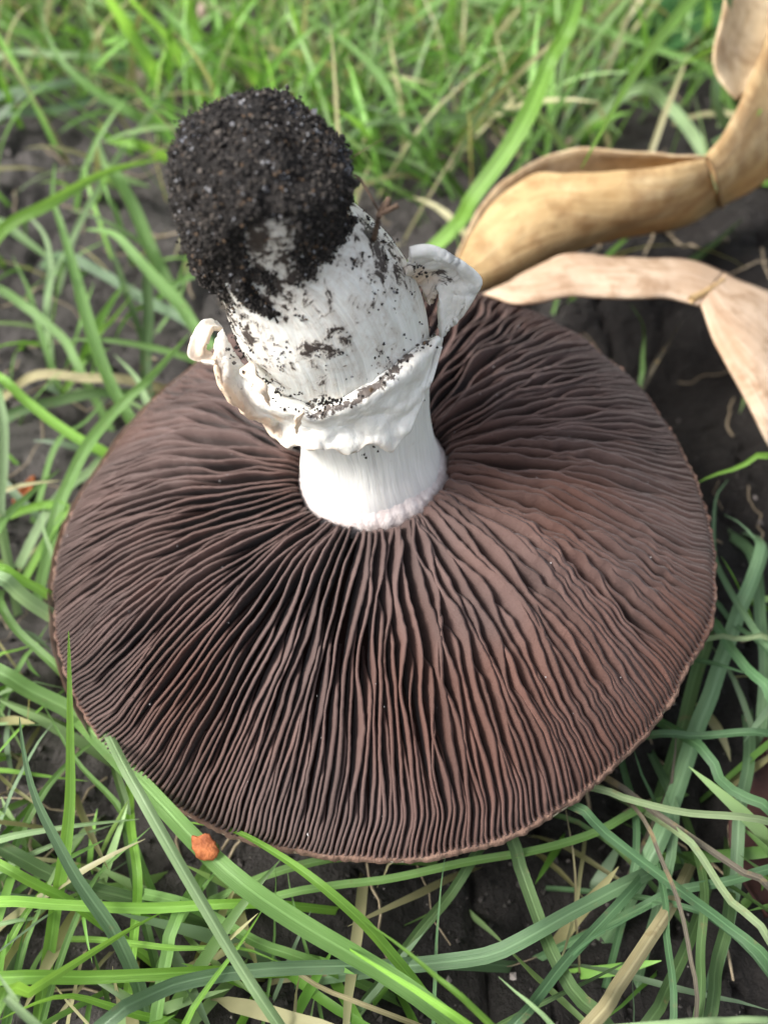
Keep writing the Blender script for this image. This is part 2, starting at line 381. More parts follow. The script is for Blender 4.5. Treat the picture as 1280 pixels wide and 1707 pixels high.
# gills: a quarter full, a quarter middle, half short ones
def field(t, r):
    c, s = math.cos(t), math.sin(t)
    lean = .30 * nz(c * 2.3 + 1, s * 2.3, r * 40) + .22 * nz(c * 7, s * 7 + 3, r * 70)
    wave = .0008 * nz(c * 2.2 + 7, s * 2.2, r * 30) + .00016 * nz(c * 11, s * 11 + 2, r * 150 + 4)
    return lean, wave
def lean_bias(t):
    d = math.degrees(t)                      # -90 is the side towards the camera
    return float(np.interp(d, [-180, -150, -120, -95, -70, -45, -15, 8, 60, 120, 180], [.50, .48, .40, .36, .44, .42, .02, -.30, -.38, 0.1, .50]))
def gill_mesh(i, t0, rho0, rnd):
    n = int(28 + 52 * (1 - rho0)); base = 5
    Vv = []
    rr = np.linspace(rho0, 1.004, n)
    gth = .8 + .35 * random.random()
    for q, rho in enumerate(rr):
        R_ = Rim(t0); r = RS + rho * (R_ - RS)
        le, wv = field(t0, r)
        patch = sstep(.0, .35, nz(math.cos(t0) * 3 + 20, math.sin(t0) * 3, r * 70 + 4))
        wv += .00030 * patch * float(sstep(-1.3, -.5, t0) * sstep(.4, -.1, t0)) * math.sin(r * 1500 + 3 * nz(t0 * 5, r * 150)) + .00016 * nz(i * 3.7, r * 260, 1.1) + .00008 * nz(i * 3.7, r * 900, 7.1)
        edge = .0011 * float(sstep(.90, 1.0, rho)) * nz(math.cos(t0) * 2.5, math.sin(t0) * 2.5 + 9, 0) * 2.2
        le = le + lean_bias(t0) + (.16 + .2 * float(sstep(-1.9, -1.2, t0))) * nz(i * 5.1, r * 110, 3.3)
        grow = float(sstep(rho0 - .01, rho0 + (.035 if rho0 < .05 else .22), rho)) * (1 - .75 * float(sstep(.975, 1.004, rho)))
        D = float(Df(rho)) * grow * (1 + .10 * nz(i * 1.3, r * 90, 5) + .05 * nz(i * 2.3, r * 700, 2)) * rnd
        zb = float(Hf(rho) - Df(rho)) + dome_mod(t0, rho) - .0006
        zt = zb + .0006 + max(D, .00005)
        off = wv * min(1, .25 + grow) + edge
        tb, tm, tt = (q_ * gth for q_ in (.00026, .00024, .00020))
        lo = le * D
        lm = lo * .38
        crn = t0 + off / r
        fx, fy = math.cos(crn), math.sin(crn)
        P0 = CAPC + OFFC * (1 - rho) + EX * (r * fx) + EY * (r * fy); T = -EX * fy + EY * fx
        zm = (zb + zt) * .5
        for (w, z) in ((-tb, zb), (lm - tm, zm), (lo - tt, zt), (lo + tt, zt - .00005), (lm + tm, zm), (tb, zb)):
            Vv.append(P0 + T * w + CN * z)
    Ff = gridfaces(n, 6)
    Ff.append((0, 1, 2, 3, 4, 5)); Ff.append(tuple((n - 1) * 6 + k for k in (5, 4, 3, 2, 1, 0)))
    return Vv, Ff
NG = 420
specs = []
for i in range(NG):
    t0 = -math.pi + 2 * math.pi * (i + .5 + random.uniform(-.10, .10)) / NG
    k = i % 4
    rho0 = random.uniform(.0, .02) if k == 0 else (random.uniform(.16, .42) if k == 2 else random.uniform(.48, .80))
    specs.append((i, t0, rho0, random.uniform(.90, 1.04) * (1 if k % 2 == 0 else .94)))
order = sorted(specs, key=lambda s: (s[0] % 2, math.sin(s[1])))       # full and middle ones, then the short ones nearest the viewer
SV, SF = [], []
for j, sp in enumerate(order):
    v, f = gill_mesh(*sp)
    if j < 300: mesh_obj('gill', v, f, M['gill'], mush)
    else:
        o_ = len(SV); SV += v; SF += [tuple(a + o_ for a in q) for q in f]
tag(mesh_obj('short_gills', SV, SF, M['gill'], mush), kind='stuff')

# stem: axis points (pixel, depth, radius)
AX = [(627, 812, .1462, .0128), (618, 770, .1418, .0122), (612, 735, .1385, .0113), (603, 690, .1340, .0110), (588, 625, .1268, .0119), (561, 550, .1195, .0130), (522, 482, .1132, .0128), (469, 402, .1058, .0102), (448, 345, .1005, .0092), (447, 305, .0970, .0090), (449, 278, .0947, .0087), (449, 264, .0936, .0077), (452, 255, .0929, .0053), (456, 250, .0925, .0004)]
axp = np.array([Dp(a, b, d) for a, b, d, _ in AX]); axr = np.array([a[3] for a in AX])
full = catmull(np.c_[axp, axr], 96); SC, SR = full[:, :3], np.maximum(full[:, 3], .0002)
tan = np.gradient(SC, axis=0); tan[-10:] = tan[-11]; tan /= np.linalg.norm(tan, axis=1)[:, None]
for _ in range(6): tan[1:-1] = (tan[:-2] + tan[1:-1] * 2 + tan[2:]) / 4
tan /= np.linalg.norm(tan, axis=1)[:, None]
NS = 96
def stem_pt(i, a, extra=0.0):
    t = tan[i]; vdir = unit(CAM - SC[i]); f = unit(vdir - (vdir @ t) * t); s = np.cross(t, f)     # a=0 faces the viewer; +a to the left
    r = SR[i] + extra
    return SC[i] + f * (r * math.cos(a)) - s * (r * math.sin(a))
V, C, UV = [], [], []
for i in range(96):
    u = i / 95
    for j in range(NS):
        a = 2 * math.pi * j / NS
        lump = .0004 * nz(math.cos(a) * 1.5, math.sin(a) * 1.5, u * 6) + .0002 * nz(math.cos(a) * 6, math.sin(a) * 6, u * 9)
        V.append(stem_pt(i, a, lump * min(1, SR[i] / .006)))
        dirt = float(np.interp(u, [0, .3, .42, .55, .66, .75, 1], [0, .02, .22, .48, .64, .60, .56])) + .18 * nz(math.cos(a) * 2, math.sin(a) * 2, u * 7)
        C.append((max(0, dirt), float(np.interp(u, [0, .06, .16, .25], [1, .9, .25, 0])), 0))
        UV.append((j / NS, u))
F = gridfaces(96, NS, True); F.append(tuple(95 * NS + k for k in range(NS)))
stem = mesh_obj('stem', V, F, M['stem'], mush, col=C)
def add_uv(o, uv):
    me = o.data; l = me.uv_layers.new(name='uv'); li = np.zeros(len(me.loops), int); me.loops.foreach_get('vertex_index', li)
    l.data.foreach_set('uv', np.asarray(uv, float)[li].ravel())
add_uv(stem, UV)
# ridge of fluff where stem meets gills
V = []
for k, (i, e) in enumerate(((0, -.0010), (2, .0005), (4, .0008), (6, .0004), (9, -.0008))):
    for j in range(240):
        a = 2 * math.pi * j / 240
        V.append(stem_pt(i, a, e + .00035 * nz(math.cos(a) * 25, math.sin(a) * 25, k) + .0002 * nz(math.cos(a) * 70, math.sin(a) * 70, k)))
mesh_obj('stem_collar', V, gridfaces(5, 240, True), mat_plain('collar_fluff', (.50, .42, .40), (.76, .70, .68), 500, .8, .2, .0006), mush)

# nearest hit of a pixel ray on the stem grown by `off`
def S(px, py, off):
    d = unit(ray(px, py)); best = None; mind = (1e9, None)
    for s in np.linspace(.06, .20, 561):
        p = CAM + d * s; dd = np.linalg.norm(SC - p, axis=1); i = int(np.argmin(dd)); g = dd[i] - (SR[i] + off)
        if g < mind[0]: mind = (g, p)
        if g <= 0: best = p; break
    return best if best is not None else mind[1]

# ring
def patch(name, rows, mat, parent, nu=60, nv=10, thick=.0007, rag=.0, cols=None, sub=0):
    rs = [catmull(np.array([S(*p) for p in r]), nu) for r in rows]
    gridp = np.array([catmull(np.array([rs[k][u] for k in range(len(rs))]), nv) for u in range(nu)])   # nu, nv, 3
    V, C, UVs = [], [], []
    for u in range(nu):
        for v in range(nv):
            p = gridp[u, v].copy()
            e = rag * (.4 + 1.2 * (v / (nv - 1)) ** 2)
            p += unit(CAM - p) * e * (nz(p[0] * 420, p[1] * 420, p[2] * 420)) + CU * e * .8 * nz(p[0] * 330 + 5, p[1] * 330, p[2] * 330)
            p += unit(CAM - p) * (.00022 * fbm(p[0] * 1100, p[1] * 1100, p[2] * 1100, 3) + .00035 * fbm(p[0] * 380, p[1] * 380 + 7, p[2] * 380, 2))
            V.append(p); C.append(cols(u / (nu - 1), v / (nv - 1)) if cols else (0, 0, 0)); UVs.append((u / (nu - 1), v / (nv - 1)))
    o = mesh_obj(name, V, gridfaces(nu, nv), mat, parent, col=C); solidify(o, thick, 0.0, sub); return o
def k_(pts, off): return [(x, y, off) for x, y in pts]
up = [(372, 548), (388, 586), (411, 612), (442, 642), (474, 663), (500, 674), (528, 679), (562, 668), (604, 649), (652, 615), (690, 583), (726, 559)]
lip = [(364, 562), (380, 600), (402, 632), (434, 664), (470, 684), (498, 689), (532, 697), (568, 686), (612, 668), (660, 634), (700, 600), (731, 566)]
mid = [(359, 580), (370, 618), (394, 654), (434, 688), (468, 706), (498, 712), (536, 716), (576, 714), (618, 700), (664, 668), (703, 625), (732, 572)]
low = [(357, 596), (364, 630), (388, 672), (436, 710), (468, 733), (500, 748), (542, 745), (578, 755), (614, 744), (650, 747), (690, 700), (733, 580)]
def ring_col(u, v):
    tan_ = 1.1 * float(sstep(.5, .0, u)) * (.35 + .65 * v) + .45 * float(sstep(.82, 1, v)) * float(sstep(.9, .3, u)) + .8 * math.exp(-((u - .33) / .05) ** 2 - ((v - .38) / .2) ** 2) + .5 * float(sstep(.78, 1, v)) * math.exp(-((u - .62) / .16) ** 2)
    dirt = 1.0 * math.exp(-((v - .10) / .13) ** 2) * float(sstep(.28, .5, u)) + .45 * float(sstep(.4, .1, u))
    return (tan_, dirt, 0)
ring = patch('ring', [k_(up, .0002), k_(lip, .0022), k_(mid, .0014), [(a, b, .0032 if 2 < i < 10 else .0024) for i, (a, b) in enumerate(low)]], M['ring'], mush, 190, 40, .0008, .0010, ring_col)
# the back of the ring, out of sight from the front
V = []
for i, e in ((38, .0004), (34, .002), (30, .0024), (26, .0034)):
    for j in range(40):
        a = math.radians(112 + 136 * j / 39); V.append(stem_pt(i, a, e + .0006 * nz(a * 4, i * .3)))
o = mesh_obj('ring_back', V, gridfaces(4, 40), M['ring'], mush, col=np.tile((.4, .2, 0), (160, 1))); solidify(o, .0008); o.name = 'back_band'
o.parent = ring; o.matrix_parent_inverse = Matrix()
# outward flap on the right
bot = [(733, 578, .0006), (742, 556, .0012), (775, 506, .0052), (766, 448, .0064), (721, 428, .0046), (685, 428, .0022)]
mi2 = [(733, 530, .0014), (752, 520, .0034), (789, 488, .0068), (766, 443, .0068), (720, 422, .005), (684, 424, .0025)]
rim2 = [(731, 494, .0016), (762, 484, .0046), (797, 469, .0078), (762, 438, .0068), (718, 418, .0050), (684, 421, .0026)]
rin = [(726, 482, .0012), (752, 472, .0036), (782, 462, .0062), (752, 443, .0052), (715, 428, .0036), (684, 430, .0018)]
inn = [(716, 500, .0), (712, 492, .0), (706, 482, .0), (696, 470, .0), (684, 455, .0), (674, 446, .0)]
def flap_col(u, v): return (.75 * float(sstep(.58, .85, v)), .75 * math.exp(-((v - .75) / .12) ** 2) + .35 * float(sstep(.6, 1, v)), 0)
flap = patch('flap', [bot, mi2, rim2, rin, inn], M['ring'], mush, 80, 46, .0012, .0012, flap_col)
flap.parent = ring; flap.matrix_parent_inverse = Matrix()
# curled shred on the left
def ribbon(name, pts, wid, mat, parent, n=40, thick=.0006, axis=None, col=(.8, .1, 0), taper=None):
    P = catmull(np.array(pts), n); V, C = [], []
    for i in range(n):
        w = wid * (taper(i / (n - 1)) if taper else 1)
        for s in np.linspace(-.5, .5, 5):
            p = P[i] + axis * (s * w) + unit(CAM - P[i]) * .0004 * nz(P[i][0] * 600, P[i][1] * 600 + s * 3, P[i][2] * 600)
            V.append(p); C.append(col)
    o = mesh_obj(name, V, gridfaces(n, 5), mat, parent, col=C); solidify(o, thick); return o
dl = .1242
co = [(378, 606), (345, 604), (322, 600), (313, 588), (318, 568), (327, 546), (341, 533), (356, 534), (368, 546)]
ci = [(374, 590), (359, 593), (349, 590), (343, 583), (345, 572), (349, 558), (354, 551), (361, 549), (369, 551)]
Oa = catmull([Dp(x, y, dl + .0012 * math.sin(k * .9)) for k, (x, y) in enumerate(co)], 44); Ia = catmull([Dp(x, y, dl - .0010 + .0012 * math.sin(k * .9 + .4)) for k, (x, y) in enumerate(ci)], 44)
V, C = [], []
for u in range(44):
    for v in range(7):
        f = v / 6; p = Oa[u] * (1 - f) + Ia[u] * f
        p = p + CF * (.0007 * math.sin(math.pi * f) + .0005 * fbm(p[0] * 500, p[1] * 500, p[2] * 500, 3)) + CU * .0003 * nz(p[0] * 900, p[1] * 900, p[2] * 900)
        V.append(p); C.append((.62 + .3 * (f - .3), .25, 0))
c = mesh_obj('curled_shred', V, gridfaces(44, 7), M['ring'], ring, col=C); solidify(c, .0007); c.matrix_parent_inverse = Matrix()
# torn flakes over the tear on the left
for pts, wd in (([(410, 610, .0014), (424, 634, .0026), (440, 652, .0032), (449, 676, .0030)], .0020), ([(500, 690, .0032), (496, 705, .0036), (494, 722, .0034)], .0014)):
    P = [S(*p) for p in pts]
    c = ribbon('torn_flake', P, wd, M['ring'], ring, 24, .0004, unit(CR * .8 + CU * .5 - CF * .3), (.85, .3, 0), lambda u: max(.05, (1 - u ** 1.6) * (1 + .25 * math.sin(u * 17)))); c.matrix_parent_inverse = Matrix()

# soil crust on the bulb
def crust_mask(i, a):
    u = i / 95; aa = -((a + math.pi) % (2 * math.pi) - math.pi)
    lim = float(np.interp(math.degrees(aa), [-180, -70, -45, -30, -12, 10, 30, 60, 90, 180], [.68, .70, .70, .71, .745, .75, .735, .745, .745, .68]))
    m = u - lim + .05 * fbm(math.cos(a) * 3, math.sin(a) * 3, u * 12, 3)
    px, py, _ = proj(stem_pt(i, a))
    hole = math.exp(-(((px - 450) / 46) ** 2 + ((py - 388) / 42) ** 2)) * (1 if abs(aa) < 1.5 else 0)
    return m - .26 * hole + .02 * fbm(math.cos(a) * 9, math.sin(a) * 9, u * 40, 2)
NI, NJ = 150, 220
idx = np.linspace(50, 95, NI); V = []; keep = []
for fi in idx:
    i0 = int(min(94, fi)); f = fi - i0
    for j in range(NJ):
        a = 2 * math.pi * j / NJ
        p0 = stem_pt(i0, a) * (1 - f) + stem_pt(min(95, i0 + 1), a) * f
        m = crust_mask(min(95, int(round(fi))), a)
        c0 = SC[min(95, int(round(fi)))]; c1 = SC[80] if fi > 80 else c0
        n = unit(p0 - c1)
        th = .0011 * float(sstep(-.02, .10, m)) + .0010 * fbm(p0[0] * 260, p0[1] * 260, p0[2] * 260, 3) * float(sstep(0, .08, m)) + .00045 * nz(p0[0] * 1300, p0[1] * 1300, p0[2] * 1300)
        th += .0018 * max(0, fbm(p0[0] * 120 + 4, p0[1] * 120, p0[2] * 120, 2)) * float(sstep(.05, .2, m))
        aa = 180 - (math.degrees(a) + 180) % 360
        th += (.0008 * math.exp(-((aa + 75) / 40) ** 2) * float(sstep(.0, .05, m) * sstep(.26, .10, m))) + .0010 * max(0, nz(p0[0] * 90 + 2, p0[1] * 90, p0[2] * 90)) * float(sstep(.1, .25, m))
        th *= 1 - .6 * math.exp(-((aa - 80) / 45) ** 2)
        V.append(p0 + n * (th if m > 0 else -.0005)); keep.append(m)
keep = np.array(keep)
F = [f for f in gridfaces(NI, NJ, True) if max(keep[list(f)]) > 0]
crust_m = mat_plain('soil_crust', (.006, .0052, .005), (.030, .025, .022), 900, .75, .3, .0012)
mesh_obj('soil_crust', V, F, crust_m, mush, smooth=True)
OCT = np.array([(1, 0, 0), (-1, 0, 0), (0, 1, 0), (0, -1, 0), (0, 0, 1), (0, 0, -1)], float)
OF = [(0, 2, 4), (2, 1, 4), (1, 3, 4), (3, 0, 4), (2, 0, 5), (1, 2, 5), (3, 1, 5), (0, 3, 5)]
def grains(items):
    V, F, C = [], [], []
    for p, s, c in items:
        o_ = len(V); q, _ = np.linalg.qr(np.random.randn(3, 3)); sh = OCT * np.random.uniform(.55, 1.3, (6, 1))
        sh = (sh * np.random.uniform(.5, 1.2, 3)) @ q.T * s
        V += list(sh + p); F += [tuple(a + o_ for a in f) for f in OF]; C += [c] * 6
    return V, F, C
def soil_col():
    k = random.random()
    if k < .80: b = random.uniform(.010, .045); return (b, b * .86, b * .78)
    if k < .93: b = random.uniform(.05, .11); return (b, b * .85, b * .72)
    if k < .96: return (.22, .22, .23)
    return (.10, .065, .04)
Va = np.array(V); it = []
ok = np.where(keep > .004)[0]
gw = np.repeat(np.interp(idx, range(96), np.maximum(SR, .001) * np.linalg.norm(np.gradient(full, axis=0), axis=1)), NJ)[ok]; gw /= gw.sum()
for k in np.random.choice(ok, 17000, p=gw):
    p = Va[k]; s = random.uniform(.00012, .00034) * (1.6 if random.random() < .12 else 1)
    it.append((p + np.random.randn(3) * .00022, s, soil_col()))
gv, gf, gc = grains(it)
tag(mesh_obj('soil_grains', gv, gf, M['crumb'], mush, smooth=False, col=gc), kind='stuff')
# pale mould threads and patches on the crust
it = []
for k in np.random.choice(ok, 16000, p=gw):
    p = Va[k]
    if fbm(p[0] * 190 + 2, p[1] * 190, p[2] * 190 + 7, 3) > .50: it.append((p + np.random.randn(3) * .0001, random.uniform(.00005, .00015), (.42, .45, .52)))
gv, gf, gc = grains(it[:1700])
tag(mesh_obj('mould_fluff', gv, gf, M['crumb'], mush, smooth=False, col=gc), kind='stuff')
# crumbs stuck on the stem and ring
it = []
while len(it) < 1000:
    i = int(random.triangular(22, 68, 64)); a = random.uniform(-1.7, 1.7)
    if fbm(math.cos(a) * 4, math.sin(a) * 4, i * .12, 2) < random.uniform(-.35, .4): continue
    n_ = 1 if random.random() < .7 else random.randint(3, 9)
    p = stem_pt(i, a, .00005)
    for _ in range(n_): it.append((p + np.random.randn(3) * .00025 * (n_ > 1), random.uniform(.00008, .00030), soil_col()))
for _ in range(120):
    u = random.random(); k = min(10, int(u * 11)); f = u * 11 - k
    x = up[k][0] * (1 - f) + up[k + 1][0] * f + random.gauss(0, 4); y = up[k][1] * (1 - f) + up[k + 1][1] * f + 8 + random.gauss(0, 5)
    if random.random() < .5: x = random.gauss(540, 14); y = 672 + (540 - x) * .18 + random.gauss(0, 4)
    it.append((S(x, y, .0024), random.uniform(.00015, .0004), soil_col()))
for _ in range(60):
    it.append((S(random.uniform(690, 742), random.uniform(436, 462), .0022), random.uniform(.00012, .0003), soil_col()))
gv, gf, gc = grains(it)
tag(mesh_obj('stem_crumbs', gv, gf, M['crumb'], mush, smooth=False, col=gc), kind='stuff')

# pale specks lying on the gills
it = []
for _ in range(90):
    rho = random.uniform(.05, .97); t = random.uniform(-math.pi, math.pi); q = L2W(RS + rho * (Rim(t) - RS), t, float(Hf(rho)) + dome_mod(t, rho) - .0002) + OFFC * (1 - rho)
    it.append((q, random.uniform(.00006, .00016) * (2.2 if random.random() < .06 else 1), (.45, .42, .42)))
gv, gf, gc = grains(it)
tag(mesh_obj('pale_specks', gv, gf, M['crumb'], mush, smooth=False, col=gc), kind='stuff')

# threads
def tube(name, P, r0, r1, mat, parent=None, n=24, k=6):
    P = catmull(np.array(P), n); T = np.gradient(P, axis=0); V = []
    for i in range(n):
        t = unit(T[i]); a = unit(np.cross(t, (.3, .5, .8))); b = np.cross(t, a); r = r0 + (r1 - r0) * i / (n - 1)
        r *= 1 + .25 * nz(P[i][0] * 900, P[i][1] * 900, P[i][2] * 900)
        for j in range(k): V.append(P[i] + (a * math.cos(2 * math.pi * j / k) + b * math.sin(2 * math.pi * j / k)) * r)
    F = gridfaces(n, k, True) + [tuple(range(k)), tuple((n - 1) * k + j for j in range(k))]
    return mesh_obj(name, V, F, mat, parent)
rd = .1
tube('root_thread', [S(590, 291, 0), Dp(602, 302, .097), Dp(617, 326, .096), Dp(631, 352, .0975)], .00018, .00012, M['root'], mush)
tube('root_thread', [S(623, 398, 0), Dp(629, 372, .099), Dp(634, 352, .0985), Dp(646, 334, .0985)], .00035, .00032, M['root'], mush)
tube('root_thread', [Dp(632, 356, .0985), Dp(648, 350, .098), Dp(664, 342, .0978)], .0004, .0003, M['root'], mush)
tube('root_thread', [Dp(634, 352, .0985), Dp(645, 342, .098), Dp(648, 330, .098)], .0004, .00035, M['root'], mush)
tube('root_thread', [S(588, 262, 0), Dp(604, 252, .094), Dp(640, 230, .093)], .00008, .00004, M['root'], mush)
tube('root_thread', [S(440, 402, .0002), S(452, 397, .0004), S(466, 402, .0004), S(472, 412, .0002)], .00007, .00006, M['root'], mush)

# ------------------------------------------------------------------ dry pods
def sheet(name, rows, mat, parent, nu=60, nv=16, thick=.0005, bulge=0.0, wob=.0006, lab=None):
    rs = [catmull(np.array([W(x, y, z * .001) for x, y, z in r]), nu) for r in rows]
    V, UVs = [], []
    for u in range(nu):
        col = catmull(np.array([r[u] for r in rs]), nv)
        for v in range(nv):
            p = col[v].copy(); t = v / (nv - 1)
            p += unit(CAM - p) * (bulge * math.sin(math.pi * t) + wob * fbm(p[0] * 70, p[1] * 70, p[2] * 70, 3)) + CU * (wob * .7 * nz(p[0] * 160, p[1] * 160, 3) * (2 * abs(t - .5)))
            V.append(p); UVs.append((t, u / (nu - 1)))
    o = mesh_obj(name, V, gridfaces(nu, nv), mat, parent); add_uv(o, UVs); solidify(o, thick)
    if lab: o['label'] = lab
    return o
pA = empty('dry_seed_pod', W(1000, 420, 0))
tag(pA, 'orange-tan dry seed pod with brown spots, pinched in the middle, lying behind the mushroom', 'seed pod', 'dry seed pods beside the mushroom')
sheet('front_valve', [[(764, 432, 21), (800, 368, 25), (838, 325, 28), (890, 291, 31), (960, 290, 33), (1080, 281, 34), (1176, 263, 34)],
                      [(775, 450, 19), (820, 410, 23), (870, 365, 27), (930, 340, 29), (1000, 328, 30), (1090, 315, 31), (1182, 285, 31)],
                      [(785, 466, 17), (835, 452, 19), (895, 420, 21), (955, 395, 22), (1020, 372, 23), (1100, 352, 24), (1190, 310, 25)],
                      [(795, 482, 15), (845, 478, 14), (910, 446, 13), (985, 408, 11), (1060, 392, 9), (1140, 376, 8), (1200, 342, 10)]], M['pod'], pA, 70, 20, .0006, .001)
sheet('back_valve', [[(760, 428, 20), (800, 345, 24), (855, 290, 28), (955, 249, 32), (1080, 256, 33), (1172, 261, 33)],
                     [(790, 470, 13), (850, 400, 16), (910, 350, 18), (980, 325, 19), (1090, 310, 19), (1184, 290, 20)],
                     [(800, 486, 9), (860, 455, 8), (920, 425, 7), (1000, 400, 6), (1080, 390, 5), (1196, 345, 6)]], M['podcream'], pA, 60, 14, .0005, -.001)
sheet('outer_segment', [[(1174, 262, 34), (1206, 222, 37), (1238, 160, 40), (1272, 78, 43), (1300, 0, 44)],
                        [(1186, 285, 31), (1222, 255, 33), (1262, 205, 35), (1310, 140, 36), (1360, 60, 36)],
                        [(1194, 312, 26), (1236, 290, 26), (1285, 255, 26), (1350, 210, 24), (1420, 150, 22)],
                        [(1200, 344, 10), (1250, 318, 9), (1300, 285, 6), (1370, 250, 2), (1450, 200, -3)]], M['pod'], pA, 50, 18, .0006, .0012)
sheet('inner_lining', [[(1212, -40, 52), (1204, 20, 50), (1190, 80, 47), (1192, 120, 43), (1212, 150, 40), (1228, 166, 38)],
                       [(1260, -40, 46), (1246, 20, 45), (1234, 70, 43), (1232, 110, 41), (1234, 140, 39), (1238, 160, 38)],
                       [(1340, -40, 40), (1310, 10, 41), (1290, 50, 41), (1270, 90, 40), (1256, 124, 39), (1246, 150, 38)]], M['podcream'], pA, 40, 14, .0005, -.002, lab='cream papery inside of the pod')
tube('node', [W(1176, 261, .0345), W(1188, 286, .0315), W(1196, 312, .0265), W(1202, 344, .0105)], .0004, .0007, mat_plain('pod_node_brown', (.22, .12, .05), (.42, .26, .12), 300, .8), pA)
pB = empty('dry_seed_pod', W(1100, 500, 0))
tag(pB, 'pinkish pale tan dry seed pod bridging from the gills over bare soil', 'seed pod', 'dry seed pods beside the mushroom')
sheet('inner_segment', [[(852, 470, 21), (905, 440, 22), (955, 424, 22), (1050, 432, 20), (1140, 434, 18), (1205, 456, 17)],
                        [(830, 480, 24), (890, 468, 25), (955, 456, 25), (1055, 462, 24), (1140, 462, 22), (1190, 472, 20)],
                        [(805, 490, 24), (872, 507, 25.5), (955, 495, 25), (1055, 498, 24), (1110, 496, 23), (1168, 509, 22)]], M['podpale'], pB, 60, 14, .0007, .0008)
sheet('outer_segment', [[(1206, 456, 17), (1250, 476, 17), (1310, 500, 14), (1380, 540, 6), (1450, 600, -6)],
                        [(1190, 474, 20), (1222, 530, 21), (1270, 600, 20), (1330, 690, 15), (1400, 780, 2)],
                        [(1168, 509, 22), (1190, 570, 22), (1232, 648, 20), (1282, 742, 16), (1340, 850, -4)]], M['podpale'], pB, 50, 16, .0007, .0018)
tube('ridge', [W(1150, 500, .023), W(1180, 485, .0215), W(1204, 468, .019)], .0009, .0007, M['pod'], pB)

# ------------------------------------------------------------------ other small things
def leafshape(name, c, ax1, ax2, n, L, Wd, mat, curl=.004):
    V = []
    for i in range(17):
        u = i / 16; w = math.sin(math.pi * u ** .8) * Wd
        for s in np.linspace(-1, 1, 7):
            V.append(np.asarray(c) + ax1 * ((u - .5) * L) + ax2 * (w * s) + n * (curl * (s * s - .4 * math.sin(u * 5)) + .001 * nz(u * 6, s * 3, L * 50)))
    o = mesh_obj(name, V, gridfaces(17, 7), mat); solidify(o, .0004); return o
bl = leafshape('broad_leaf', W(1135, 38, .010), unit(CR + .25 * CU), unit(CU), -CF, .045, .010, M['broad'])
tag(bl, 'dark green broad leaf half hidden in the grass beside the orange-tan pod', 'leaf')
p = W(1275, 1370, .0); p[2] = G(p[0], p[1]) + .0012
rl = leafshape('rotten_leaf', p, unit((.25, 1, 0)), unit((1, -.25, 0)), np.array([0, 0, 1.]), .030, .006, M['redleaf'], .0012)
tag(rl, 'dark red-brown rotten leaf flat on the soil under grass', 'leaf')
def pebble(px, py, r, lab, mat='pebble'):
    p = W(px, py, 0); z = G(p[0], p[1]); p = np.array([p[0], p[1], z + r * .35]); V = []
    for i in range(9):
        for j in range(14):
            a = math.pi * i / 8; b = 2 * math.pi * j / 14
            d = np.array([math.sin(a) * math.cos(b), math.sin(a) * math.sin(b), .7 * math.cos(a)])
            V.append(p + d * r * (1 + .25 * nz(*(d * 1.7 + px))))
    return tag(mesh_obj('pebble', V, gridfaces(9, 14, True), M[mat]), lab, 'pebble', 'pebbles in the grass')
pebble(232, 130, .0045, 'pinkish tan pebble on bare soil behind the soil-caked bulb')
pebble(346, 18, .0042, 'pale pinkish pebble deep among upright grass blades')
pebble(957, 215, .0022, 'small whitish pebble on soil behind the orange-tan pod')

# ------------------------------------------------------------------ traced grass blades
def blade(pts, w, mat, zs, tip='a', ext='', label=None, name='grass_blade', group=None, fold=.28, twist=None, cat='grass'):  # each object made here is one single grass blade unless named otherwise
    n0 = len(pts); zz = catmull(np.array([[z, 0, 0] for z in zs], float), n0)[:, 0] if len(zs) > 1 else np.full(n0, zs[0])
    P = [W(x, y, z * .001) for (x, y), z in zip(pts, zz)]
    if 'a' in ext:
        d = unit((P[0] - P[1]) * (1, 1, 0)); q = P[0] + d * max(.016, 1.3 * P[0][2]); q[2] = G(q[0], q[1]) - .002; P.insert(0, q)
    if 'b' in ext:
        d = unit((P[-1] - P[-2]) * (1, 1, 0)); q = P[-1] + d * max(.016, 1.3 * P[-1][2]); q[2] = G(q[0], q[1]) - .002; P.append(q)
    L = sum(np.linalg.norm(np.diff(np.array(P), axis=0), axis=1)); n = int(max(10, min(40, L / .0025)))
    P = catmull(P, n); T = np.gradient(P, axis=0)
    depth = (P - CAM) @ CF; wm = w * float(np.median(depth)) / FPX
    seed = pts[0][0] * .013 + pts[0][1] * .007
    tw0 = twist if twist is not None else random.uniform(-.5, .5); tw1 = random.uniform(-.45, .45)
    V, UVs = [], []
    for i in range(n):
        u = i / (n - 1); t = unit(T[i]); v = unit(unit(CAM - P[i]) + np.array([0, 0, .5])); s = unit(np.cross(t, v)); m = np.cross(s, t)
        a = tw0 + tw1 * (u - .5) * 2; s, m = s * math.cos(a) + m * math.sin(a), m * math.cos(a) - s * math.sin(a)
        k = 1.0
        if 'a' in tip: k *= min(1, .06 + 1.6 * u ** .75)
        if 'b' in tip: k *= min(1, .06 + 1.6 * (1 - u) ** .75)
        k *= 1 + .07 * nz(u * 5, seed, 1)
        c = P[i] + m * .0003 * nz(u * 7, seed, 5) + s * .0004 * nz(u * 3, seed, 9)
        for q in (-1, -.5, 0, .5, 1):
            V.append(c + s * (q * .5 * wm * k) + m * (fold * .5 * wm * k * (abs(q) ** 1.3 - .5))); UVs.append((.5 + q * .5, u * L * 60 + seed * 7))
    o = mesh_obj(name, V, gridfaces(n, 5), M[mat]); add_uv(o, UVs)
    tag(o, label, cat, group); return o
